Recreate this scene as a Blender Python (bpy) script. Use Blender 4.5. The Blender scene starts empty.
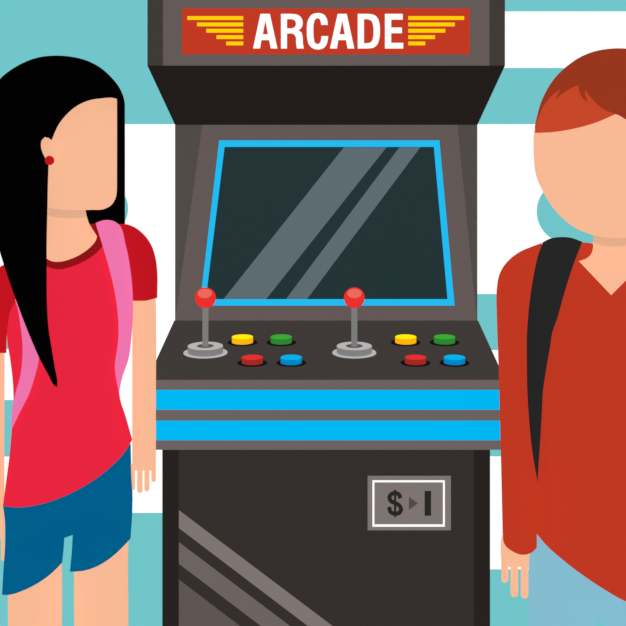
import bpy, bmesh, math
import numpy as np
from mathutils import Vector
from mathutils.geometry import delaunay_2d_cdt

C = bpy.context.scene.collection
F = 1421.0            # focal length in pixels
CX, CY = 326.2, 313.0 # principal point of the photograph
ZC = 1.18             # camera height
SC = bpy.context.scene
SC.view_settings.view_transform = 'Standard'
SC.view_settings.look = 'None'
SC.view_settings.exposure = 0
SC.view_settings.gamma = 1

def at(u, v, y):
    return Vector(((u - CX) * y / F, y, ZC - (v - CY) * y / F))

# ------------------------------------------------------------------ materials
def lin(h):
    h = h.lstrip('#')
    o = []
    for i in (0, 2, 4):
        c = int(h[i:i + 2], 16) / 255
        o.append(c / 12.92 if c <= .04045 else ((c + .055) / 1.055) ** 2.4)
    return (*o, 1.0)

MATS = {}
def mat(name, hexcol, e=.97, gain=1.0):
    """flat poster colour: faint matt pigment under strong emission that stands in for even light"""
    if name in MATS: return MATS[name]
    m = bpy.data.materials.new(name); m.use_nodes = True
    b = m.node_tree.nodes['Principled BSDF']
    c = lin(hexcol); c = tuple(x * gain for x in c[:3]) + (1,)
    b.inputs['Base Color'].default_value = tuple(min(x * .2, 1) for x in c[:3]) + (1,)
    b.inputs['Roughness'].default_value = 1
    b.inputs['Specular IOR Level'].default_value = 0
    b.inputs['Emission Color'].default_value = c
    b.inputs['Emission Strength'].default_value = e
    m.diffuse_color = c
    MATS[name] = m
    return m

M = dict(
    white=mat('white paint', 'ffffff', .99), teal=mat('teal paint', '70c5c9'),
    floor=mat('pale floor', 'b9c4c6', 0.35),
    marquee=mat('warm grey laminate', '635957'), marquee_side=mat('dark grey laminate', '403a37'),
    brow=mat('near black panel', '221d1a'), cheek=mat('mid grey laminate', '514b48'),
    sign=mat('sign red', 'c03823'), letter=mat('sign white', 'ffffff', .98), yellow=mat('sign yellow', 'ffcf05'),
    bezel=mat('bezel grey', '625856'), frame=mat('screen frame blue', '20bbf1'),
    console=mat('console charcoal', '3f3a37'), band=mat('band grey', '6b6160'), blue=mat('band blue', '00b5f1'),
    lower=mat('lower front charcoal', '342f2c'), post=mat('lower edge black', '26221f'),
    dec1=mat('stripe light grey', '7d7371'), dec2=mat('stripe mid grey', '6b6260'), dec3=mat('stripe dark grey', '5d5452'),
    coin=mat('coin plate grey', '7d7371'), ink=mat('coin plate ink', '2a2624'), arrow=mat('coin arrow grey', '534b49'),
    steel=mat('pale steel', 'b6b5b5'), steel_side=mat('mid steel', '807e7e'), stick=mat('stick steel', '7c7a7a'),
    hole=mat('socket grey', '5b5757'), ball=mat('ball red', 'e9302c'), ball_shine=mat('ball highlight red', 'e8695b'),
    ring=mat('button ring black', '161312'),
    ytop=mat('button yellow', 'ffee00'), yside=mat('button yellow shaded side', 'fbb40f'),  # cap sides: shading painted in as darker colours than the tops
    gtop=mat('button green', '3aaa35'), gside=mat('button green shaded side', '2c8532'),
    rtop=mat('button red', 'e5302c'), rside=mat('button red shaded side', 'a02823'),
    btop=mat('button blue', '00b4ee'), bside=mat('button blue shaded side', '0085c3'),
    skin=mat('peach skin', 'f6b893'), chin=mat('painted jaw shade', 'ddab8a'), hair_black=mat('black hair', '020202'),
    shirt=mat('crimson cotton', 'e6243e'), sleeve=mat('deep red cotton', 'be1420'), collar=mat('maroon rib', '8d1216'),
    pink=mat('pink webbing', 'eb73ab'), shorts=mat('blue denim', '005e8a'), earring=mat('earring red', 'be1420'),
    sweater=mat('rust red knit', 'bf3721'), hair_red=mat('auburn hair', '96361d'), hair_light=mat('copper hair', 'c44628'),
    strap=mat('black webbing', '252525'), jeans=mat('pale blue denim', '82bacd'), shoe=mat('white canvas shoe', 'e8e8e8'),
)

def screen_mat():
    m = bpy.data.materials.new('dark glass screen'); m.use_nodes = True
    nt = m.node_tree; nt.nodes.clear()
    out = nt.nodes.new('ShaderNodeOutputMaterial'); add = nt.nodes.new('ShaderNodeAddShader')
    em = nt.nodes.new('ShaderNodeEmission'); gl = nt.nodes.new('ShaderNodeBsdfGlossy')
    em.inputs['Color'].default_value = lin('233538'); em.inputs['Strength'].default_value = .93
    gl.inputs['Roughness'].default_value = 0.0; gl.inputs['Color'].default_value = (.012, .012, .012, 1)
    nt.links.new(em.outputs[0], add.inputs[0]); nt.links.new(gl.outputs[0], add.inputs[1])
    nt.links.new(add.outputs[0], out.inputs['Surface'])
    return m
M['screen'] = screen_mat()

# ------------------------------------------------------------------ object helpers
def link(name, bm, mats, parent=None, smooth=40):
    me = bpy.data.meshes.new(name)
    bmesh.ops.remove_doubles(bm, verts=bm.verts, dist=2e-5)
    bmesh.ops.recalc_face_normals(bm, faces=bm.faces)
    if smooth:
        for f in bm.faces: f.smooth = True
        lim = math.radians(smooth)
        for e in bm.edges:
            e.smooth = len(e.link_faces) == 2 and e.calc_face_angle(0) < lim
    bm.to_mesh(me); bm.free()
    for m in (mats if isinstance(mats, (list, tuple)) else [mats]): me.materials.append(m)
    o = bpy.data.objects.new(name, me); C.objects.link(o)
    if parent is not None:
        o.parent = parent
        o.matrix_parent_inverse = parent.matrix_world.inverted()
    return o

def thing(name, label, cat, loc, group=None):
    o = bpy.data.objects.new(name, None); C.objects.link(o)
    o.location = loc; o.empty_display_size = .1
    bpy.context.view_layer.update()
    o['label'] = label; o['category'] = cat
    if group: o['group'] = group
    return o

def struct(o): o['kind'] = 'structure'; return o

# ------------------------------------------------------------------ 2-D outline helpers
def smooth(pts, step=3.0, corner=42, closed=True):
    """Catmull-Rom through the points, keeping sharp corners sharp"""
    P = [np.array(p[:2], float) for p in pts]; n = len(P)
    def is_corner(i):
        if not closed and i in (0, n - 1): return True
        if len(pts[i % n]) > 2: return pts[i % n][2] == 1
        a = P[i % n] - P[(i - 1) % n]; b = P[(i + 1) % n] - P[i % n]
        d = a.dot(b) / (np.linalg.norm(a) * np.linalg.norm(b) + 1e-9)
        return math.degrees(math.acos(max(-1, min(1, d)))) > corner
    out = []
    for i in range(n if closed else n - 1):
        p1, p2 = P[i], P[(i + 1) % n]
        L = np.linalg.norm(p2 - p1)
        m1 = (p2 - p1) if is_corner(i) else None
        m2 = (p2 - p1) if is_corner((i + 1) % n) else None
        if m1 is None:
            p0 = P[(i - 1) % n]; l0 = np.linalg.norm(p1 - p0)
            t = (p1 - p0) / l0 * L / (l0 + L) + (p2 - p1) / L * l0 / (l0 + L)
            m1 = t * L
        if m2 is None:
            p3 = P[(i + 2) % n]; l3 = np.linalg.norm(p3 - p2)
            t = (p2 - p1) / L * l3 / (l3 + L) + (p3 - p2) / l3 * L / (l3 + L)
            m2 = t * L
        k = max(1, int(round(L / step)))
        for j in range(k):
            s = j / k
            out.append((2*s**3-3*s*s+1)*p1 + (s**3-2*s*s+s)*m1 + (-2*s**3+3*s*s)*p2 + (s**3-s*s)*m2)
    if not closed: out.append(P[-1])
    return np.array(out)

def inside(pts, poly):
    x, y = pts[:, 0], pts[:, 1]
    r = np.zeros(len(pts), bool); q = np.roll(poly, -1, 0)
    for (x1, y1), (x2, y2) in zip(poly, q):
        if y1 == y2: continue
        c = ((y1 > y) != (y2 > y)) & (x < (x2 - x1) * (y - y1) / (y2 - y1) + x1)
        r ^= c
    return r

def dist(pts, poly):
    q = np.roll(poly, -1, 0); best = np.full(len(pts), 1e9)
    for a, b in zip(poly, q):
        ab = b - a; l = ab.dot(ab)
        if l < 1e-12: continue
        t = np.clip(((pts - a) @ ab) / l, 0, 1)
        d = pts - (a + t[:, None] * ab)
        best = np.minimum(best, (d * d).sum(1))
    return np.sqrt(best)

def tri(outers, holes=(), grid=None, lines=()):
    verts, edges = [], []
    for poly in list(outers) + list(holes):
        b = len(verts); verts += [tuple(p) for p in poly]
        edges += [(b + i, b + (i + 1) % len(poly)) for i in range(len(poly))]
    for ln in lines:
        b = len(verts); verts += [tuple(p) for p in ln]
        edges += [(b + i, b + i + 1) for i in range(len(ln) - 1)]
    def keep(p):
        r = np.zeros(len(p), bool)
        for o in outers: r |= inside(p, o)
        for h in holes: r &= ~inside(p, h)
        return r
    if grid:
        A = np.vstack(outers); lo, hi = A.min(0), A.max(0)
        g = np.array([(x + (grid / 2 if j % 2 else 0), y)
                      for j, y in enumerate(np.arange(lo[1], hi[1], grid * .87)) for x in np.arange(lo[0], hi[0], grid)])
        g = g[keep(g)]
        for poly in list(outers) + list(holes):
            if len(g): g = g[dist(g, poly) > grid * .45]
        verts += [tuple(p) for p in g]
    vo, _, fo, *_ = delaunay_2d_cdt([Vector(v) for v in verts], edges, [], 0, 1e-5)
    V = np.array([tuple(v) for v in vo]); T = np.array([f for f in fo if len(f) == 3])
    T = T[keep(V[T].mean(1))]
    return V, T

def solid(V, T, pf, pb, bm=None, mi_front=0, mi_side=0, pm=None):
    """closed solid between a front and a back surface over one triangulated outline"""
    bm = bm or bmesh.new()
    used = sorted(set(T.ravel().tolist()))
    a = {i: bm.verts.new(pf[i]) for i in used}; b = {i: bm.verts.new(pb[i]) for i in used}
    cnt = {}; c = {}
    for t in T:
        i, j, k = (int(x) for x in t)
        f = bm.faces.new((a[i], a[k], a[j])); f.material_index = mi_front
        f = bm.faces.new((b[i], b[j], b[k])); f.material_index = mi_side
        for e in ((i, j), (j, k), (k, i)): cnt[e] = cnt.get(e, 0) + 1
    for (i, j) in cnt:
        if (j, i) not in cnt:
            if pm is None:
                f = bm.faces.new((a[i], a[j], b[j], b[i])); f.material_index = mi_side
            else:
                for w in (i, j):
                    if w not in c: c[w] = bm.verts.new(pm[w])
                bm.faces.new((a[i], a[j], c[j], c[i])); bm.faces.new((c[i], c[j], b[j], b[i]))
    return bm

TILT = math.tan(math.radians(1.95))   # the screen leans back a little
def plate(outers, y, thick, holes=(), bm=None, tilt=0.0):
    """flat board standing at depth y, outline given on the photograph, extruded straight back"""
    outers = [np.array(p, float) for p in outers]; holes = [np.array(p, float) for p in holes]
    V, T = tri(outers, holes)
    pf = [at(u, v, y + tilt * (321.5 - v) * y / F) for u, v in V]; pb = [p + Vector((0, thick, 0)) for p in pf]
    return solid(V, T, pf, pb, bm)

def rect(x0, y0, x1, y1): return [(x0, y0), (x1, y0), (x1, y1), (x0, y1)]

def prism(x0, x1, prof, bm=None):
    """profile in (depth, height above the camera axis) extruded across"""
    bm = bm or bmesh.new()
    A = [bm.verts.new((x0, y, ZC + z)) for y, z in prof]; B = [bm.verts.new((x1, y, ZC + z)) for y, z in prof]
    n = len(prof)
    bm.faces.new(A); bm.faces.new(B[::-1])
    for i in range(n): bm.faces.new((A[i], B[i], B[(i + 1) % n], A[(i + 1) % n]))
    return bm

def bevelled(bm, w=.002):
    bmesh.ops.bevel(bm, geom=list(bm.edges), offset=w, segments=2, affect='EDGES', profile=.5)
    return bm

def lathe(prof, origin, axis, n=48, bm=None, mis=None):
    """prof: list of (radius, height) along axis"""
    bm = bm or bmesh.new()
    axis = axis.normalized(); e1 = Vector((1, 0, 0)); e1 = (e1 - axis * e1.dot(axis)).normalized(); e2 = axis.cross(e1)
    rings = []
    for r, h in prof:
        if r < 1e-6: rings.append([bm.verts.new(origin + axis * h)])
        else: rings.append([bm.verts.new(origin + axis * h + (e1 * math.cos(t) + e2 * math.sin(t)) * r)
                            for t in (2 * math.pi * i / n for i in range(n))])
    for k in range(len(rings) - 1):
        a, b = rings[k], rings[k + 1]
        for i in range(n):
            j = (i + 1) % n
            vs = [a[i % len(a)], a[j % len(a)], b[j % len(b)], b[i % len(b)]]
            u = []
            for v in vs:
                if v not in u: u.append(v)
            if len(u) > 2:
                f = bm.faces.new(u)
                if mis: f.material_index = mis[k]
    return bm

# ------------------------------------------------------------------ the setting
WY = 4.0
def band(x0, y0, x1, y1, rl=0, rr=0):
    """painted band with rounded ends (pixels at the wall)"""
    p = []
    def arc(cx, cy, r, a0, a1):
        for i in range(13):
            t = math.radians(a0 + (a1 - a0) * i / 12); p.append((cx + r * math.cos(t), cy + r * math.sin(t)))
    if rl: arc(x0 + rl, y0 + rl, rl, 180, 270); 
    else: p.append((x0, y0))
    if rr: arc(x1 - rr, y0 + rr, rr, -90, 0); arc(x1 - rr, y1 - rr, rr, 0, 90)
    else: p.extend([(x1, y0), (x1, y1)])
    if rl: arc(x0 + rl, y1 - rl, rl, 90, 180)
    else: p.append((x0, y1))
    return p
FL = CY + ZC * F / WY           # pixel row of the floor line at the wall
bm = bmesh.new()
wl = [bm.verts.new(v) for v in ((-4, WY, 0), (4, WY, 0), (4, WY, 3), (-4, WY, 3),
                                (-4, WY + .1, 0), (4, WY + .1, 0), (4, WY + .1, 3), (-4, WY + .1, 3))]
for q in ((0, 1, 2, 3), (5, 4, 7, 6), (0, 4, 5, 1), (3, 2, 6, 7), (0, 3, 7, 4), (1, 5, 6, 2)): bm.faces.new([wl[i] for i in q])
BANDS = [band(-1000, -60, 330, 124, 0, 27), band(-1000, 182, 128, 235, 0, 26), band(-1000, 294, 112, 349, 0, 27),
         band(-1000, 400, 108, 456.5, 0, 28), band(-1000, 513, 270, FL, 0, 0),
         band(370, -45, 1700, 11.2, 28, 0), band(370, 68, 1700, 124, 28, 0), band(536.9, 179.9, 1700, 242.9, 31, 0),
         band(420, 294, 1700, 350, 28, 0), band(420, 400, 1700, 456.3, 28, 0), band(400, 569.5, 1700, FL, 0, 0)]
nb = len(bm.faces)
for b in BANDS: plate([b], WY - .002, .004, bm=bm)
bm.faces.ensure_lookup_table()
for f in bm.faces[nb:]: f.material_index = 1
struct(link('wall_back', bm, [M['white'], M['teal']], smooth=0))
bm = bmesh.new()
bmesh.ops.create_cube(bm, size=1)
for v in bm.verts: v.co = Vector((v.co.x * 8, 1 + v.co.y * 6, v.co.z * .1 - .05))
struct(link('floor', bm, M['floor'], smooth=0))

# ------------------------------------------------------------------ arcade cabinet
YM, YB, YL = 2.705, 3.2, 2.958
HW = .3403
cab = thing('arcade_cabinet', 'tall dark grey arcade cabinet with red ARCADE sign standing between the two people', 'arcade machine', (0, 3.2, 0))
def P(name, bm, m, parent=cab, label=None, smooth=0):
    o = link(name, bm, m, parent, smooth)
    if label: o['label'] = label
    return o

P('cabinet_body', prism(-HW, HW, [(YB + .03, -ZC), (3.62, -ZC), (3.62, .68), (YB + .03, .68)]), M['cheek'])
for s in (-1, 1):
    P('upper_side_panel', prism(min(s * .328, s * HW), max(s * .328, s * HW), [(YB, -.30), (YB + .03, -.30), (YB + .03, .437), (YB, .437)]), M['cheek'])
xi = .3107
mbox = P('marquee_box', prism(-xi, xi, [(YM, .4710), (2.72, .484), (3.19, .438), (3.19, .66), (YM, .66)]), M['marquee'])
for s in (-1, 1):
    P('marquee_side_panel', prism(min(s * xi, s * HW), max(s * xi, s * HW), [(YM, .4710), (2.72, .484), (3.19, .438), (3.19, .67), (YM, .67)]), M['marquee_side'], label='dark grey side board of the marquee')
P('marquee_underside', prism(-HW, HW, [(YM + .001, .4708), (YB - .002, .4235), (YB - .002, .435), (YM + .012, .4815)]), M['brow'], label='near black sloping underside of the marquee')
sign = P('marquee_sign', plate([rect(181.9, 8.3, 469.8, 54)], YM - .004, .0038), M['sign'], label='red sign panel reading ARCADE')

k = 80 / 626
def L(pts, ox, oy=0): return [(ox + x * k, oy + y * k) for x, y in pts]
def Ls(pts, ox): return smooth(L(pts, ox), 1.2, 50)
bm = bmesh.new(); ys, ts = YM - .0065, .0024
for ox, dx in ((248, 0), (324, 7)):
    plate([L([(40+dx,378),(97+dx*1.4,108),(171+dx,108),(230+dx,378),(178+dx,378),(165+dx,312),(105+dx,312),(94+dx,378)], ox)], ys, ts,
          holes=[L([(115+dx,268),(156+dx,268),(136+dx,158)], ox)], bm=bm)
plate([Ls([(258,108),(345,108,0),(390,116),(418,140),(428,180),(420,212),(393,238,1),(418,254),(427,285),(430,340),(437,378),(382,378),(376,340),(372,285),(355,263),(305,260,1),(305,378),(258,378)], 248)] if False else
      [smooth([(248+x*k, y*k, c) for x, y, c in [(258,108,1),(340,108,1),(390,116,0),(418,140,0),(428,180,0),(420,212,0),(393,238,1),(418,254,0),(427,285,0),(430,340,0),(437,378,1),(382,378,1),(376,340,0),(372,285,0),(352,262,0),(330,260,1),(305,260,1),(305,378,1),(258,378,1)]], 1.2)], ys, ts,
      holes=[smooth([(248+x*k, y*k, c) for x, y, c in [(305,148,1),(340,148,1),(366,158,0),(375,185,0),(366,211,0),(340,222,1),(305,222,1)]], 1.2)], bm=bm)
plate([smooth([(248+x*k, y*k, c) for x, y, c in [(572,193,1),(625,193,1),(618,150,0),(595,115,0),(560,102,0),(535,102,0),(500,114,0),(475,145,0),(462,190,0),(460,245,0),(464,305,0),(480,352,0),(510,378,0),(545,386,0),(580,380,0),(608,358,0),(622,322,0),(628,282,1),(574,282,1),(571,315,0),(560,338,0),(542,345,0),(525,335,0),(515,300,0),(512,245,0),(514,188,0),(525,152,0),(542,140,0),(560,148,0),(569,168,0)]], 1.2)], ys, ts, bm=bm)
plate([smooth([(324+x*k, y*k, c) for x, y, c in [(264,108,1),(350,108,1),(395,118,0),(422,145,0),(435,190,0),(438,245,0),(433,300,0),(418,345,0),(390,370,0),(345,378,1),(264,378,1)]], 1.2)], ys, ts,
      holes=[smooth([(324+x*k, y*k, c) for x, y, c in [(313,148,1),(340,148,1),(370,160,0),(384,195,0),(388,243,0),(384,293,0),(370,327,0),(340,338,1),(313,338,1)]], 1.2)], bm=bm)
plate([L([(477,108),(616,108),(616,152),(526,152),(526,215),(610,215),(610,258),(526,258),(526,335),(620,335),(620,378),(477,378)], 324)], ys, ts, bm=bm)
P('sign_lettering', bm, M['letter'], sign, 'white capital letters ARCADE')
rows = [(16.1, 19.7), (22.5, 26.1), (28.8, 32.4), (35.2, 38.8), (41.5, 45.1)]
for side in (0, 1):
    bm = bmesh.new()
    for (a, b), xl, xr in zip(rows, (187.3, 197, 206.2, 216.5, 226.2), (464.2, 454.8, 445.3, 435, 425.3)):
        plate([rect(xl, a, 243.2, b) if side == 0 else rect(408.3, a, xr, b)], ys, ts, bm=bm)
    P('wing_emblem', bm, M['yellow'], sign, 'five yellow bars stepped like a wing')

# screen area
P('screen_bezel', plate([[(202.6, 123), (457.3, 123), (476.9, 321.5), (174.9, 321.5)]], YB - .006, .0055, tilt=TILT), M['bezel'], label='warm grey panel around the screen')
scr = P('screen', plate([[(222, 144), (437, 144), (451, 302), (202.5, 302)]], YB - .009, .0028, tilt=TILT), M['screen'], label='dark glass screen')
P('screen_frame', plate([[(219.2, 140.3), (439.4, 140.3), (454.6, 305.6), (199.7, 305.6)]], YB - .012, .0029,
                        holes=[[(224.5, 146.8), (433.9, 146.8), (447.6, 299.1), (205.7, 299.1)]], tilt=TILT), M['frame'], label='bright blue frame around the screen')

# control panel
zb, zf = -(320.5 - CY) * YB / F, -(380 - CY) * YM / F
P('control_panel', prism(-HW - .0005, HW + .0005, [(YB - .012, zb), (YM, zf), (YM, -.2600), (YB - .012, -.2600)]), M['console'], label='sloping charcoal control panel')
fb = P('front_band', plate([rect(147, 380, 505, 449.8)], YM - .004, .0038), M['band'], label='warm grey front edge with two blue stripes')
for a, b in ((389.9, 409.8), (420.7, 440.3)):
    P('blue_stripe', plate([rect(147, a, 505, b)], YM - .0055, .0014), M['blue'], fb)

nrm = Vector((0, -(zb - zf), (YB - .012 - YM))).normalized()
def on_panel(u, v):
    # ray from the camera through (u, v) meets the panel plane
    d = at(u, v, 1.0) - Vector((0, 0, ZC)); o = Vector((0, 0, ZC)); p0 = Vector((0, YM, ZC + zf))
    return o + d * ((p0 - o).dot(nrm) / d.dot(nrm))
def proj_v(p): return CY - (p.z - ZC) * F / p.y
def height_to(p, v):
    lo, hi = 0, .3
    for _ in range(40):
        m = (lo + hi) / 2
        if proj_v(p + nrm * m) > v: lo = m
        else: hi = m
    return lo

def joystick(u, which):
    p = on_panel(u, 352.9); px = p.y / F
    base = P('joystick', lathe([(0, -.004), (22.0 * px, -.004), (22.0 * px, .0012), (17 * px, .0016), (0, .0016)], p, nrm), M['steel'], smooth=35,
             label='grey joystick with a red ball top, ' + which)
    q = p + nrm * .0016; h = height_to(q, 345.9) ; r = 17.6 * px
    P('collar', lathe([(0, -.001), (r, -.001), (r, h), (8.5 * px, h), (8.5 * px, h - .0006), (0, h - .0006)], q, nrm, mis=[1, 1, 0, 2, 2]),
      [M['steel'], M['steel_side'], M['hole']], base, smooth=35)
    q = q + nrm * h
    hb = height_to(q, 297.8); c = q + nrm * hb
    c.x = (u - CX) * c.y / F; lean = (c - q).normalized(); hb = (c - q).length
    P('stick', lathe([(0, -.0005), (3.0 * px, -.0005), (3.0 * px, hb - .004), (0, hb - .004)], q, lean, 24), M['stick'], base, smooth=35)
    R = 10.4 * c.y / F
    prof = [(R * math.sin(math.pi * i / 24), -R * math.cos(math.pi * i / 24)) for i in range(25)]
    P('ball', lathe(prof, c, nrm, 48), M['ball'], base, smooth=60, label='red ball knob')
    bm = bmesh.new(); pxc = c.y / F; rows_ = []  # highlight painted as a paler oval patch over the ball
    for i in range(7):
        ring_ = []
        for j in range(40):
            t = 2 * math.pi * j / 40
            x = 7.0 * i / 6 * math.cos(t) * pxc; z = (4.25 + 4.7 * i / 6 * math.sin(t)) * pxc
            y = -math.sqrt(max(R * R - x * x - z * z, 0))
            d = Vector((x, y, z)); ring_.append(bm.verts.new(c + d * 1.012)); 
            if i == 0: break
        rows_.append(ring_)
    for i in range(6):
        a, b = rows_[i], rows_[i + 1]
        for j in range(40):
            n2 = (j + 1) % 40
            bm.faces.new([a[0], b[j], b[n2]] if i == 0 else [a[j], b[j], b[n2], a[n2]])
    P('ball_highlight', bm, M['ball_shine'], base, smooth=60, label='painted highlight oval on the top of the ball')
joystick(205.5, 'at the left end of the control panel')
joystick(354.3, 'in the middle of the control panel')

def button(u, v, vt, col, where):
    p = on_panel(u, v); px = p.y / F
    ring_ = P('push_button', lathe([(0, -.004), (14.9 * px, -.004), (14.9 * px, .0006), (12 * px, .001), (0, .001)], p, nrm), M['ring'], smooth=35,
              label=f'{dict(y="yellow", g="green", r="red", b="blue")[col]} push button on a black ring, {where}')
    q = p + nrm * .001; h = height_to(q, vt); r = 10.6 * px
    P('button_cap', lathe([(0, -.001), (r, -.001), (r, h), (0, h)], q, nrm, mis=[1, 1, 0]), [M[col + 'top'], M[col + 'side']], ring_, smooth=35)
for dx, nm in ((0, 'right of the left joystick'), (163.2, 'right of the middle joystick')):
    button(242.5 + dx, 342.6, 336.8, 'y', nm); button(281.3 + dx, 342.6, 336.8, 'g', nm)
    button(252.3 + dx, 363, 357.3, 'r', nm); button(291.2 + dx, 363, 357.3, 'b', nm)

# lower part
xl = .3072
P('lower_front_panel', prism(-xl, xl, [(YL, -ZC), (YB, -ZC), (YB, -.2605), (YL, -.2605)]), M['lower'], label='charcoal lower front of the cabinet')
for s in (-1, 1):
    P('lower_side_panel', prism(min(s * xl, s * .3412), max(s * xl, s * .3412), [(YL, -ZC), (YB, -ZC), (YB, -.2605), (YL, -.2605)]), M['post'], label='near black side edge of the lower cabinet')
def diag(top, bot, xb0, xb1, m):
    """band running down to the right from the panel's left edge, continued below the picture"""
    x0 = 178.9
    s0 = (626 - top) / (xb1 - x0); s1 = (626 - bot) / (xb0 - x0)
    yb = 690
    P('diagonal_stripe', plate([[(x0, top), (x0 + (yb - top) / s0, yb), (x0 + (yb - bot) / s1, yb), (x0, bot)]], YL - .003, .0028), m)
diag(510.4, 528.1, 307.8, 332.2, M['dec1'])
diag(542.4, 563.8, 260.8, 289.6, M['dec2'])
P('diagonal_stripe', plate([[(178.9, 579.8), (178.9 + (720 - 579.8) * (239.6 - 178.9) / (626 - 579.8), 720), (178.9, 720)]], YL - .003, .0028), M['dec3'])
cp = P('coin_plate', plate([rect(367.7, 476.1, 450.9, 530.3)], YL - .006, .0058), M['coin'], label='grey coin slot plate with a white border')
yc, tc = YL - .0085, .0024
def K(pts): return [(370 + x * k, 470 + y * k) for x, y in pts]
P('plate_border', plate([K(rect(19, 81, 586, 444))], yc, tc, holes=[K(rect(34.5, 96.5, 571.5, 426.5))]), M['letter'], cp, 'thin white border')
bm = bmesh.new()
S = smooth(K([(237,222),(228,194),(197,181),(165,192),(152,217),(163,242),(197,260),(232,282),(243,310),(230,334),(197,343),(163,330),(149,290)]), .8, 179, closed=False)
tg = np.gradient(S, axis=0); tg /= np.linalg.norm(tg, axis=1)[:, None]; nn = np.stack([-tg[:, 1], tg[:, 0]], 1) * (16 * k)
plate([np.vstack([S + nn, (S - nn)[::-1]])], yc, tc, bm=bm)
plate([K(rect(188, 156, 205, 186))], yc, tc, bm=bm); plate([K(rect(188, 340, 205, 368))], yc, tc, bm=bm)
plate([K(rect(188, 186, 205, 340))], yc, tc, bm=bm)
P('dollar_sign', bm, M['ink'], cp, 'black dollar sign')
P('arrow_mark', plate([K([(305, 210), (375, 262), (305, 312)])], yc, tc), M['arrow'], cp, 'small dark grey arrow pointing right')
P('bar_mark', plate([K(rect(428, 165, 478, 358))], yc, tc), M['ink'], cp, 'black upright bar')

# ------------------------------------------------------------------ people
class Figure:
    """body as one height field built from limb outlines; clothes are layers over it"""
    def __init__(self, y, grid=4.0):
        self.y, self.parts, self.grid = y, [], grid
    def limb(self, E, T, R, prof=None, sm=True, ymax=None):
        E = smooth(E) if sm else np.array(E, float)
        Pp = E if prof is None else smooth(prof)
        self.parts.append((E, Pp, T, R))
    def H(self, p, back=False):
        h = np.zeros(len(p))
        for E, Pp, T, R in self.parts:
            if back: Pp = E
            ins = inside(p, E) | (dist(p, E) < .05)
            d = np.where(inside(p, Pp), dist(p, Pp), 0)
            h = np.maximum(h, np.where(ins, T * np.sin(np.minimum(d / R, 1) * math.pi / 2), 0))
        return h
    def layer(self, name, m, parent, outers, off, holes=(), back=True, extra=None, own=None, dy=0.0, sm=True, lines=(), boff=None, heights=None, span=None):
        o = [smooth(q) if sm else np.array(q, float) for q in outers]; hs = [smooth(q) for q in holes]
        V, T = tri(o, hs, self.grid, lines)
        h = self.H(V) if heights is None else np.zeros(len(V))
        if own is not None:
            for poly, t, r in own:
                poly = smooth(poly); d = np.where(inside(V, poly), dist(V, poly), 0)
                h = np.maximum(h, t * np.sin(np.minimum(d / r, 1) * math.pi / 2))
        if extra is not None: h = extra(V, h)
        pf = [at(u, v, self.y + dy - q - off) for (u, v), q in zip(V, h)]
        if back:
            bo = min(off, .004) if boff is None else boff
            hb = self.H(V, True) if own is None else h
            pb = [at(u, v, self.y + dy) + Vector((0, q * .9 + bo, 0)) for (u, v), q in zip(V, hb)]
        else:
            pb = [p + Vector((0, .005, 0)) for p in pf]
        if span is not None:       # solid right through above row span[0], a thin shell below row span[1]
            t = np.clip((span[1] - V[:, 1]) / (span[1] - span[0]), 0, 1)
            yb = [(p.y + .006) * (1 - k_) + (self.y + dy + q * .9 + .006) * k_ for p, q, k_ in zip(pf, h, t)]
            pb = [at(u, v, y_) if y_ < self.y else at(u, v, self.y) + Vector((0, y_ - self.y, 0)) for (u, v), y_ in zip(V, yb)]
        pm = [at(u, v, min(self.y + dy - q * .1, p.y - 1e-3)) for (u, v), q, p in zip(V, h, pb)] if back and span is None or own is not None else None
        return link(name, solid(V, T, pf, pb, pm=pm), m, parent, 35)
    def body(self, name, m, parent, extra=None, lines=(), under=None):
        o = [E for E, *_ in self.parts]
        V, T = tri(o, (), self.grid, lines)
        h = self.H(V)
        if extra is not None: h = extra(V, h)
        pf = [at(u, v, self.y - q) for (u, v), q in zip(V, h)]
        hb = self.H(V, True)
        pb = [at(u, v, self.y) + Vector((0, q * .9, 0)) for (u, v), q in zip(V, hb)]
        bm = solid(V, T, pf, pb)
        if under is not None:      # shade under the jaw, painted as a darker skin tone
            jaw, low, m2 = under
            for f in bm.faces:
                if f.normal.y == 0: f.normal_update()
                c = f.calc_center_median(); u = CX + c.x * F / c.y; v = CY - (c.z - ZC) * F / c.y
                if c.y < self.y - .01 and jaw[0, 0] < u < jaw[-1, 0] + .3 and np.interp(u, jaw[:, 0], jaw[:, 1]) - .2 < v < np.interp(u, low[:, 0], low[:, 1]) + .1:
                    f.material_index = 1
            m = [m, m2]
        return link(name, bm, m, parent, 60)

def finger(x0, x1, y0, y1):
    r = (x1 - x0) / 2; c = (x0 + x1) / 2
    p = [(x0, y0), (x0, y1 - r)] + [(c - r * math.cos(t), y1 - r + r * math.sin(t)) for t in np.linspace(0, math.pi, 9)[1:-1]] + [(x1, y1 - r), (x1, y0)]
    return p
def mir(pts, c): return [(2 * c - p[0],) + tuple(p[1:]) for p in pts][::-1]

def shoe(parent, x, y, w, m):
    out = smooth([(x - w*.42, y + .06), (x, y + .085), (x + w*.42, y + .06), (x + w*.42, y - .02), (x + w*.55, y - .11), (x, y - .165), (x - w*.55, y - .11), (x - w*.42, y - .02)], .012)
    V, T = tri([out], (), .012)
    d = dist(V, out)
    z = .012 + (.03 + .05 * np.clip((V[:, 1] - (y - .12)) / .12, 0, 1)) * np.sin(np.minimum(d / .03, 1) * math.pi / 2)
    pf = [Vector((a, b, c)) for (a, b), c in zip(V, z)]; pb = [Vector((a, b, 0)) for a, b in V]
    return link('shoe', solid(V, T, pf, pb), m, parent, 50)

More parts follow.
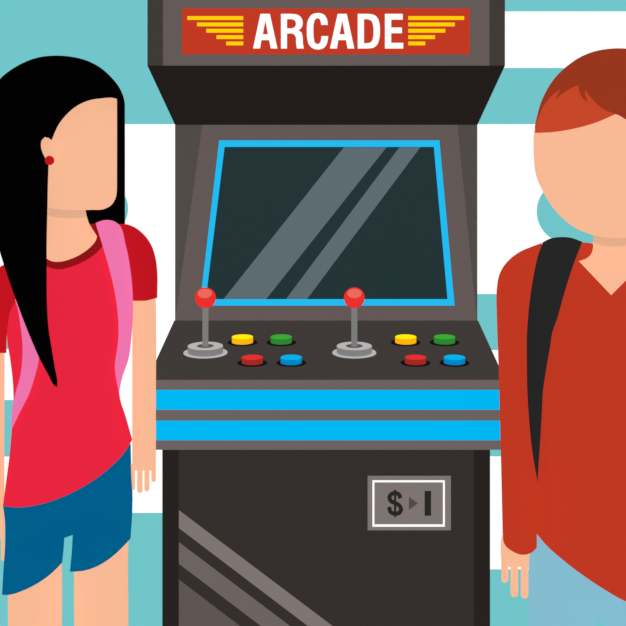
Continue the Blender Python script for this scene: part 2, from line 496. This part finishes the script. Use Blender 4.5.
# ---- woman on the left
GY = 2.62
G = Figure(GY)
head = [(117,98.8,1),(112,82),(95,70),(70,65),(45,68),(25,82),(15,105),(14,140),(22,175),(35,198),(47.5,207.1),(62.5,209.8),(92.3,209.8),(103.2,209.3),(111.4,205),(116,197),(116.9,189,1),(117,150)]
headP = [(117,98.8),(112,82),(95,70),(70,65),(45,68),(25,82),(15,105),(14,140),(14,175),(14,260),(117,260),(117,150)]
G.limb(head, .10, 36, headP)
G.limb([(52,140.2,1),(48.6,137.9),(44.7,137.1),(41.7,140.2),(40.9,146),(42.4,152.4),(45,157.6),(49,166),(57,160),(58,145)], .128, 3)
neckG = [(40,190),(85.6,190),(85.6,209.8),(86.7,216),(89.4,224),(93.1,230),(97.6,236.2),(100,250),(85,270),(60,280),(36,270),(28,245),(36,225),(40,212)]
G.limb(neckG, .05, 22)
torsoG = [(36,236),(90,232),(106,224),(118,226),(127,250),(129,300),(125,340),(120,365),(117,388),(118,394),(122,421),(125,441),(128.5,480),(129,537),(112,536),(73,533),(64,536),(50,552),(8,560),(5.5,521),(5,505),(11.5,455),(14.5,415),(15,400),(14,383),(11,360),(9,337),(8,320),(6,295),(4,268),(18,246)]
G.limb(torsoG, .095, 40)
armG = [(118,227),(128,228),(137,232),(146,240),(152,250),(155,268),(155.5,290),(155.9,305),(155.9,400),(155.9,470.6,1),(132.3,470.6,1),(132.3,400,1),(132.3,302,1),(126,290),(120,255)]
G.limb(armG, .030, 12)
for x0, x1, yb in ((132.2,134.9,490.2),(137.2,142.6,493),(144.4,149.4,491.3),(151.3,155.9,482)):
    G.limb(finger(x0 if x0 > 133 else 130.6, x1, 464, yb), .009, 2.6, sm=False)
armL = [(4,268),(10,285),(6,320),(4.6,353,1),(4.6,500),(5,522,1),(-19,522,1),(-20,500),(-20,353),(-22,300),(-14,274)]
G.limb(armL, .030, 12)
for x0, x1, yb in ((1.2,4.9,561),(-6,.95,541),(-12,-7.2,552),(-19,-14,548)):
    G.limb(finger(x0, x1, 516, yb), .009, 2.2, sm=False)
G.limb([(8.4,540),(61.2,540),(61.8,563),(61.8,626),(60,700),(54,760),(55,820),(48,900),(47,944,1),(26,944,1),(25,900),(15,820),(14,760),(9.5,690),(8,626)], .075, 30)
G.limb([(74,520),(129.6,520),(128.3,546),(128.2,626),(126,700),(121,760),(121,820),(112,900),(111,944,1),(90,944,1),(89,900),(81,820),(80,760),(75.5,690),(74.3,626)], .075, 30)
woman = thing('person', 'person with long black hair in red top and blue shorts, left of the cabinet', 'person', ((65-CX)*GY/F, GY, 0))
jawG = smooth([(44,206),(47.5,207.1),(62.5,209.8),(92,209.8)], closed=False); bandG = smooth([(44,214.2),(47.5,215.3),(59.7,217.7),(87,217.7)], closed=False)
def chin(jaw, low, Hhead):
    jx, jy = jaw[:, 0], jaw[:, 1]; lx, ly = low[:, 0], low[:, 1]
    def f(V, h):
        a = np.interp(V[:, 0], jx, jy); b = np.interp(V[:, 0], lx, ly)
        t = (V[:, 1] - a) / np.maximum(b - a, .5)
        on = (t > -.02) & (t < 1) & (V[:, 0] > jx[0]) & (V[:, 0] < jx[-1] + .3)
        return np.where(on, h + (Hhead - h) * np.clip(1 - t, 0, 1), h)
    return f
G.body('body', M['skin'], woman, chin(jawG, bandG, .10), [bandG, jawG], (jawG[jawG[:, 0] > 44], bandG, M['chin']))
G.layer('shorts', M['shorts'], woman, [[(2.9,505,1),(4.9,520.7),(5.2,540.9),(3.4,569.6),(2,594.8,1),(7.2,595),(23,590.6),(37.4,583.4),(51.8,573),(61.8,563,1),(63.2,549.5),(64,538,1),(72.7,535,1),(71.9,549.5),(69.9,571.8,1),(83.4,570.8),(97.8,565.9),(112.1,556.7),(123.6,546),(130.2,538.9,1),(131.7,517.9),(132.2,494.9),(131.1,471.9),(130.4,444,1),(112,452),(60,478),(12,485)]], .008)
shirt = G.layer('shirt', M['shirt'], woman, [[(90.5,224.5,1),(97,236.5,1),(95.6,241),(91,246.5),(81.5,253.8),(70.6,259),(59.8,261.7),(51.6,261.2),(44,257),(35,250,1),(30,240,1),(12,250),(5,262,1),(8,285),(15.5,302,1),(10.9,309.5),(8.1,323),(7,337),(10.3,360),(12.9,383),(13.5,400),(12,426),(9.5,455),(5.8,483.8),(2.9,506,1),(17.3,507.4),(37.4,505),(57.5,499),(77.6,489.8),(94.9,479.4),(112.1,465.6),(123.6,453.6),(132,440,1),(126.5,420.5),(119,393.2),(119,385),(122,365),(126,340),(129,300),(129,270),(126,240),(119,230,1),(104,230),(95,227.5)]], .016)
G.layer('collar', M['collar'], shirt, [[(89.4,224,1),(93.2,230.2),(97.2,236.5),(95.6,241),(91,246.5),(81.5,253.8),(70.6,259),(59.8,261.7),(51.6,261.2),(44,257),(36,251,1),(34,259,1),(46.7,266.6),(58.4,269.3),(70.6,266.9),(84.2,261.2),(95,254.1),(102.7,246.2,1),(99,235),(95.6,223.5,1)]], .020)['label'] = 'dark maroon collar'
for pts in ([(119,224.1,1),(124.9,224),(135.8,228),(143.9,234.8),(150.7,244.3),(155.3,257.9),(157,271.5),(157,297.8,1),(146.6,300.5),(133,300.8,1),(127,298,1),(126,270),(122,245),(119.6,230)],
            [(-26,353,1),(-25,300),(-16,276),(-6,270),(3.8,264.7),(11,272),(15.5,302,1),(10.9,309.5),(8.1,323),(6,342),(6,353,1)]):
    G.layer('sleeve', M['sleeve'], shirt, [pts], .021)['label'] = 'deep red sleeve'
bag = thing('backpack', "pink strapped backpack worn over the long haired person's shoulders", 'backpack', ((65-CX)*GY/F, GY + .12, ZC - (430-CY)*GY/F))
G.layer('strap', M['pink'], bag, [[(95.6,223.1,1),(101.8,220.6),(107.3,219.9),(114,221.2),(118.4,224),(125.5,244.3),(130.3,268.8),(132.5,290.5),(133,312),(131.7,334),(128.2,360),(122.2,377.4),(119,393,1),(115.9,377.4),(115,363),(116.2,355),(118.2,340),(118.1,317.6),(115.4,295.9),(110,271.5),(102.6,245.7)]], .036, back=False, span=(220.3, 223))
G.layer('strap', M['pink'], bag, [[(14.5,299,1),(16.3,304),(20.4,325.8),(22.3,342),(22.4,357),(20,377),(15.8,391.8),(13.5,401.8),(11.5,415),(11.4,430,1),(20.1,411.9),(28.8,394.6),(34.5,377.4),(38.8,358.7),(37,335),(27,309,1)]], .036, back=False, span=(220.3, 223))
def bagmesh(fig, x0, x1, y0, y1, d0, d1):
    out = smooth([(x0+12,y0),(x1-12,y0),(x1,y0+14),(x1,y1-8),(x1-8,y1),(x0+8,y1),(x0,y1-8),(x0,y0+14)])
    V, T = tri([out], (), 8); d = dist(V, out)
    h = (d1 - d0) * np.sin(np.minimum(d / 22, 1) * math.pi / 2)
    pf = [at(u, v, fig.y) + Vector((0, d0, 0)) for u, v in V]; pb = [p + Vector((0, q + .01, 0)) for p, q in zip(pf, h)]
    return solid(V, T, pf, pb)
link('bag', bagmesh(G, 28, 92, 250, 400, .105, .2), M['pink'], bag, 50)
# hair: a front cap with the long lock, and the fall of hair behind the head
outer = [(-18,165),(-14,110),(-8,92),(0,78.9),(12.8,68.6),(25.6,61.7),(38.3,57.4),(53.7,55.6),(69,56.4),(84.4,59.7),(98.4,66.3),(109.9,75.8),(118.1,86),(122.7,96.2),(124,103,1)]
front_hair = [(116.9,98.9,1),(112.5,97.8),(102.2,98.3),(89.5,100.3),(76.7,106),(67,114.1),(58.8,124.3),(51.6,140.2,1),(48.6,137.9),(44.7,137.1),(41.7,140.2),(40.9,146),(42.4,152.4),(45,157.6),(48.6,165.2,1),(47.9,185),(47.5,206),(46.7,244),(46.7,271.5),(47,304),(48.9,331),(51.2,345),(54.6,366),(57.3,383),(57,387.2,1),(54.4,385.6),(48.9,376),(40.3,360),(30.8,338.5),(16.3,301),(3.8,264.7),(0,252.5),(-10,215)] + outer + [(124.1,112,1),(117,112,1)]
back_hair = outer + [(124.1,150),(124.1,224.6,1),(80,224.6,1),(20,236),(-5,235,1),(-14,200)]
own = [(outer + [(124.1,300),(-18,300)], .105, 40)]
hair = G.layer('hair', M['hair_black'], woman, [front_hair], .05, span=(215, 236), extra=lambda V, h: np.where((V[:, 1] > 190) & (V[:, 1] < 236) & (V[:, 0] < 50), np.maximum(h, .10 * np.clip((236 - V[:, 1]) / 24, 0, 1)), h), own=[(outer + [(124,104,1),(110,120),(47,180),(46,300),(10,285),(-14,210)], .105, 36)], boff=.004)
bmh = bmesh.new(); bmh.from_mesh(hair.data)
o = smooth(back_hair); V, T = tri([o], (), 5)
d = dist(V, o); h = .09 * np.sin(np.minimum(d / 36, 1) * math.pi / 2)
pf = [at(u, v, GY + .03) for u, v in V]; pb = [p + Vector((0, .012 + q, 0)) for p, q in zip(pf, h)]
solid(V, T, pf, pb, bmh); bmesh.ops.recalc_face_normals(bmh, faces=bmh.faces)
bmh.to_mesh(hair.data); bmh.free()
for f in hair.data.polygons: f.use_smooth = True
hair['label'] = 'long straight black hair'
ec = at(49.6, 160.4, GY - .16); er = 4.65 * GY / F * .945
bm = lathe([(er * math.sin(math.pi * i / 16), -er * math.cos(math.pi * i / 16)) for i in range(17)], ec, Vector((0, -1, 0)), 32)
lathe([(0, .0), (.0008, 0), (.0008, .022), (0, .022)], ec, Vector((0, 1, 0)), 12, bm)
link('earring', bm, M['earring'], woman, 50)['label'] = 'round dark red earring'
for x in (36.5, 100.5): shoe(woman, (x - CX) * GY / F, GY, .085, M['shoe'])

# ---- person on the right
BY = 2.62
B = Figure(BY)
hl = [(535,127.8),(533.5,148),(534,160),(535.5,172.8),(538.8,183),(543.2,192),(551.6,206),(563.1,218.8),(575.9,228.2),(592.5,234.9),(606,237.5)]
top = [(537,119),(538.8,110),(545.2,93.3),(555.5,77.2),(568.2,65.2),(581,56.7),(593.8,51.6),(609,48.8)]
HC = 619
headB = hl + [(HC,238.2)] + mir(hl + [], HC) + [(2*HC-p[0]-1, p[1]+1) for p in top] + [(HC,50)] + [(p[0]+1, p[1]+1) for p in top[::-1]]
hp = [(535,127.8),(533.5,148),(534,170),(534,300)]
headBP = hp + mir(hp, HC) + [(2*HC-p[0]-1, p[1]+1) for p in top] + [(HC,50)] + [(p[0]+1, p[1]+1) for p in top[::-1]]
B.limb(headB, .115, 50, headBP)
BC = 612
nl = [(592.5,215),(592.5,248),(590.5,255),(584.9,259.4),(578,262),(590,285),(611.2,299)]
B.limb(nl + mir(nl[:-1], BC), .06, 24)
tl = [(594,246),(580,245),(555,243),(535,250),(530,275),(528,330),(530,400),(534,460),(538,500),(538.5,533),(534,545),(531,560),(531,600)]
B.limb([(BC,246)] + tl + [(560,617),(BC,616)] + mir(tl, BC), .115, 46)
al = [(545,247),(532,250),(520,255),(510,262),(503.5,271),(499,282),(498,300),(499,361),(501,412),(502.3,463),(503.5,530),(501.4,539),(501.3,567,1),(529.9,567,1),(530,545),(535,540),(535.5,480),(533,440),(531,380),(538,300)]
B.limb(al, .036, 15); B.limb(mir(al, BC), .036, 15)
for x0, x1, yb in ((501.3,508.3,582.9),(510.5,518.1,597.2),(520.8,528.4,598.6),(531.2,537,592)):
    f_ = finger(x0, x1, 560, yb)
    B.limb(f_, .011, 3.4, sm=False); B.limb(mir(f_, BC), .011, 3.4, sm=False)
ll = [(531,560),(530.2,626),(533,720),(538,820),(545,900),(547,944,1),(577,944,1),(580,900),(590,800),(594,700),(595,619,1),(590,570)]
lr = [(598,615,1),(607,629),(616,650),(620,700),(628,800),(640,900),(643,944,1),(673,944,1),(676,900),(684,820),(690,720),(693,626),(693,560),(620,560)]
B.limb(ll, .09, 34); B.limb(lr, .09, 34)
man = thing('person', 'person with short auburn hair in rust red sweater, right of the cabinet', 'person', ((BC-CX)*BY/F, BY, 0))
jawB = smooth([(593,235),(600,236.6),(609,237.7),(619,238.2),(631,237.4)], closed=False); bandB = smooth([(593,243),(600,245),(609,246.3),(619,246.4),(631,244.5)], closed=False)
B.body('body', M['skin'], man, chin(jawB, bandB, .115), [bandB, jawB], (jawB, bandB, M['chin']))
B.layer('jeans', M['jeans'], man, [[(538,520,1),(537,533),(530,553),(529.2,580),(528.8,626),(531,720),(536,820),(543,900),(545,938,1),(579,938,1),(582,900),(592,800),(596,700),(596.3,618.6,1),(606,627.5),(614,650),(618,700),(626,800),(638,900),(641,938,1),(675,938,1),(678,900),(686,820),(692,720),(695,626),(694,553),(686,520,1)]], .008)
neckline = [(593,243.3,1),(593,248.2),(590.5,255),(584.9,259.2),(578.7,261,1),(611.2,295.2,1)]
hemB = [(536.8,533.7,1),(545.2,544),(560.6,558),(578.5,572),(598.9,586),(626,601.5),(660,612),(687,615,1)]
tb = [(497.2,287.8),(498.7,277.6)]
sweat = B.layer('sweater', M['sweater'], man, [neckline + [(645.3,261,1),(639.1,259.2),(633.5,255),(631,248.2),(631,243.3,1),(640.8,242.6,1),(643.5,247),(654,248),(679,248),(692,256),(697,280),(695,330),(690,400),(688,460),(687,533,1)] + hemB[::-1][0:] + [(536.8,483),(532,440),(528,360),(526,300),(526,262),(534,250),(545,248),(570,248),(580.8,246),(582.2,242.2,1)]], .016)
sl = [(541.9,242.9,1),(532.5,246.4),(519.7,252),(509.5,259.7),(503.1,267.4),(498.7,277.6),(497.2,287.8),(497.2,320),(498.7,361),(500,412),(501.3,463),(503.1,540,1),(504.3,544),(512,551),(522.2,554.8),(531.2,552.9),(536.8,547.8,1),(536.9,483),(535,440),(533,380),(535,300),(540,262)]
for q in (sl, mir(sl, BC)): B.layer('sleeve', M['sweater'], sweat, [q], .021)
bag2 = thing('backpack', "black strapped backpack worn over the auburn haired person's shoulders", 'backpack', ((BC-CX)*BY/F, BY + .13, ZC - (480-CY)*BY/F))
st = [(542.7,242.3,1),(550.4,238.5),(560.6,237),(570.8,237.7),(582.3,241.8,1),(573.4,264.8),(564.4,292.9),(556.7,320),(552.4,332),(550.2,346),(547.6,361),(545.3,375),(543.2,389.2),(541.9,412.2),(540.1,442.9),(538.3,470),(537.8,482.8,1),(534.6,466),(531.2,442.9),(528.9,417.4),(527.3,391.8),(526.8,361),(526.9,335.6),(528.2,315),(530.4,295.5),(533.7,275),(537.6,257.1)]
for q in (st, mir(st, BC)): B.layer('strap', M['strap'], bag2, [q], .042, back=False, span=(237.2, 240))
link('bag', bagmesh(B, 570, 680, 262, 470, .12, .23), M['strap'], bag2, 50)
light = [(535,132.9,1),(536,124),(538.5,112),(543,98),(552,80),(568,67),(600,60),(HC,58)]
hairtop_l = [(535.2,129,1)] + top
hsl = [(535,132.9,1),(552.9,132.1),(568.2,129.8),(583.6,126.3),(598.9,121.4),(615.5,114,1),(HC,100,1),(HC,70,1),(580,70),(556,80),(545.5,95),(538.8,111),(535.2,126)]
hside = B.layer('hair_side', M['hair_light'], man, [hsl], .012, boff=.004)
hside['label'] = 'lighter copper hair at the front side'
rt = [(2*HC-p[0], p[1]) for p in top[::-1]] + [(2*HC-534,140,1),(2*HC-548,136),(680,128),(650,124),(626,119.6),(619.4,115.5),(615.5,114,1)]
htop = [(534.9,131,1)] + top + [(HC,48.3)] + rt + [(604,109.4),(596.4,103.5),(590,96.6),(585.1,89.5,1),(585.4,95.9),(588,102.8,1),(581,95.9),(578.7,89.5),(579,84.9,1),(570.8,88.2),(561.9,94),(555,99.4,1),(558.5,93.3),(560.6,89,1),(552.9,94.6),(542.7,107.4),(537.2,121)]
B.layer('hair', M['hair_red'], man, [htop], .022, boff=.004)['label'] = 'auburn hair swept over the head'
for x in (562, 658): shoe(man, (x - CX) * BY / F, BY, .10, M['shoe'])

# ------------------------------------------------------------------ light
w = bpy.data.worlds.new('soft overcast'); SC.world = w; w.use_nodes = True
nt = w.node_tree; nt.nodes.clear()
tc_ = nt.nodes.new('ShaderNodeTexCoord'); sp = nt.nodes.new('ShaderNodeSeparateXYZ'); mr = nt.nodes.new('ShaderNodeMapRange')
mr.inputs['From Min'].default_value = -.6; mr.inputs['From Max'].default_value = .6
mr.inputs['To Min'].default_value = 0.0; mr.inputs['To Max'].default_value = .30
bgn = nt.nodes.new('ShaderNodeBackground'); ow = nt.nodes.new('ShaderNodeOutputWorld')
nt.links.new(tc_.outputs['Generated'], sp.inputs[0]); nt.links.new(sp.outputs['Z'], mr.inputs['Value'])
nt.links.new(mr.outputs[0], bgn.inputs['Strength']); nt.links.new(bgn.outputs[0], ow.inputs[0])

# two unseen strip lights, added so the screen glass mirrors slanted glare bands
def strip(px, width, energy, dx):
    yv = 7.9; s = yv / F
    n = Vector((0, -1, TILT)).normalized(); q0 = at(326, 223, YB - .009 + TILT * (321.5 - 223) * YB / F)
    c = at(px, 223, yv); c = c - n * (2 * n.dot(c - q0))
    d = bpy.data.lights.new('added_glare_light', 'AREA'); d.shape = 'RECTANGLE'
    d.size = width * .785 * s; d.size_y = 330 * s
    d.energy = energy * d.size * d.size_y; d.color = (.76, .95, 1.04)
    o = bpy.data.objects.new('added_glare_light', d); C.objects.link(o)
    ax = Vector((dx, 0, 152)).normalized(); ax = ax - n * (2 * n.dot(ax))     # along the strip
    zz = Vector((0, 1, 0)); zz = -(zz - n * (2 * n.dot(zz))) * -1; zz = -zz if zz.y > 0 else zz; xx = ax.cross(zz).normalized()
    from mathutils import Matrix
    o.matrix_world = Matrix(((xx.x, ax.x, zz.x, c.x), (xx.y, ax.y, zz.y, c.y), (xx.z, ax.z, zz.z, c.z), (0, 0, 0, 1)))
    return o
strip(305.4, 42.5, 32, 120.5); strip(353.5, 21.4, 32, 113.5)

# ------------------------------------------------------------------ camera
cd = bpy.data.cameras.new('camera'); cam = bpy.data.objects.new('camera', cd); C.objects.link(cam)
cam.location = (0, 0, ZC); cam.rotation_euler = (math.pi / 2, 0, 0)
cd.sensor_width = 36; cd.sensor_fit = 'HORIZONTAL'; cd.lens = F * 36 / 626
cd.shift_x = -(CX - 313) / 626; cd.shift_y = 0
SC.camera = cam
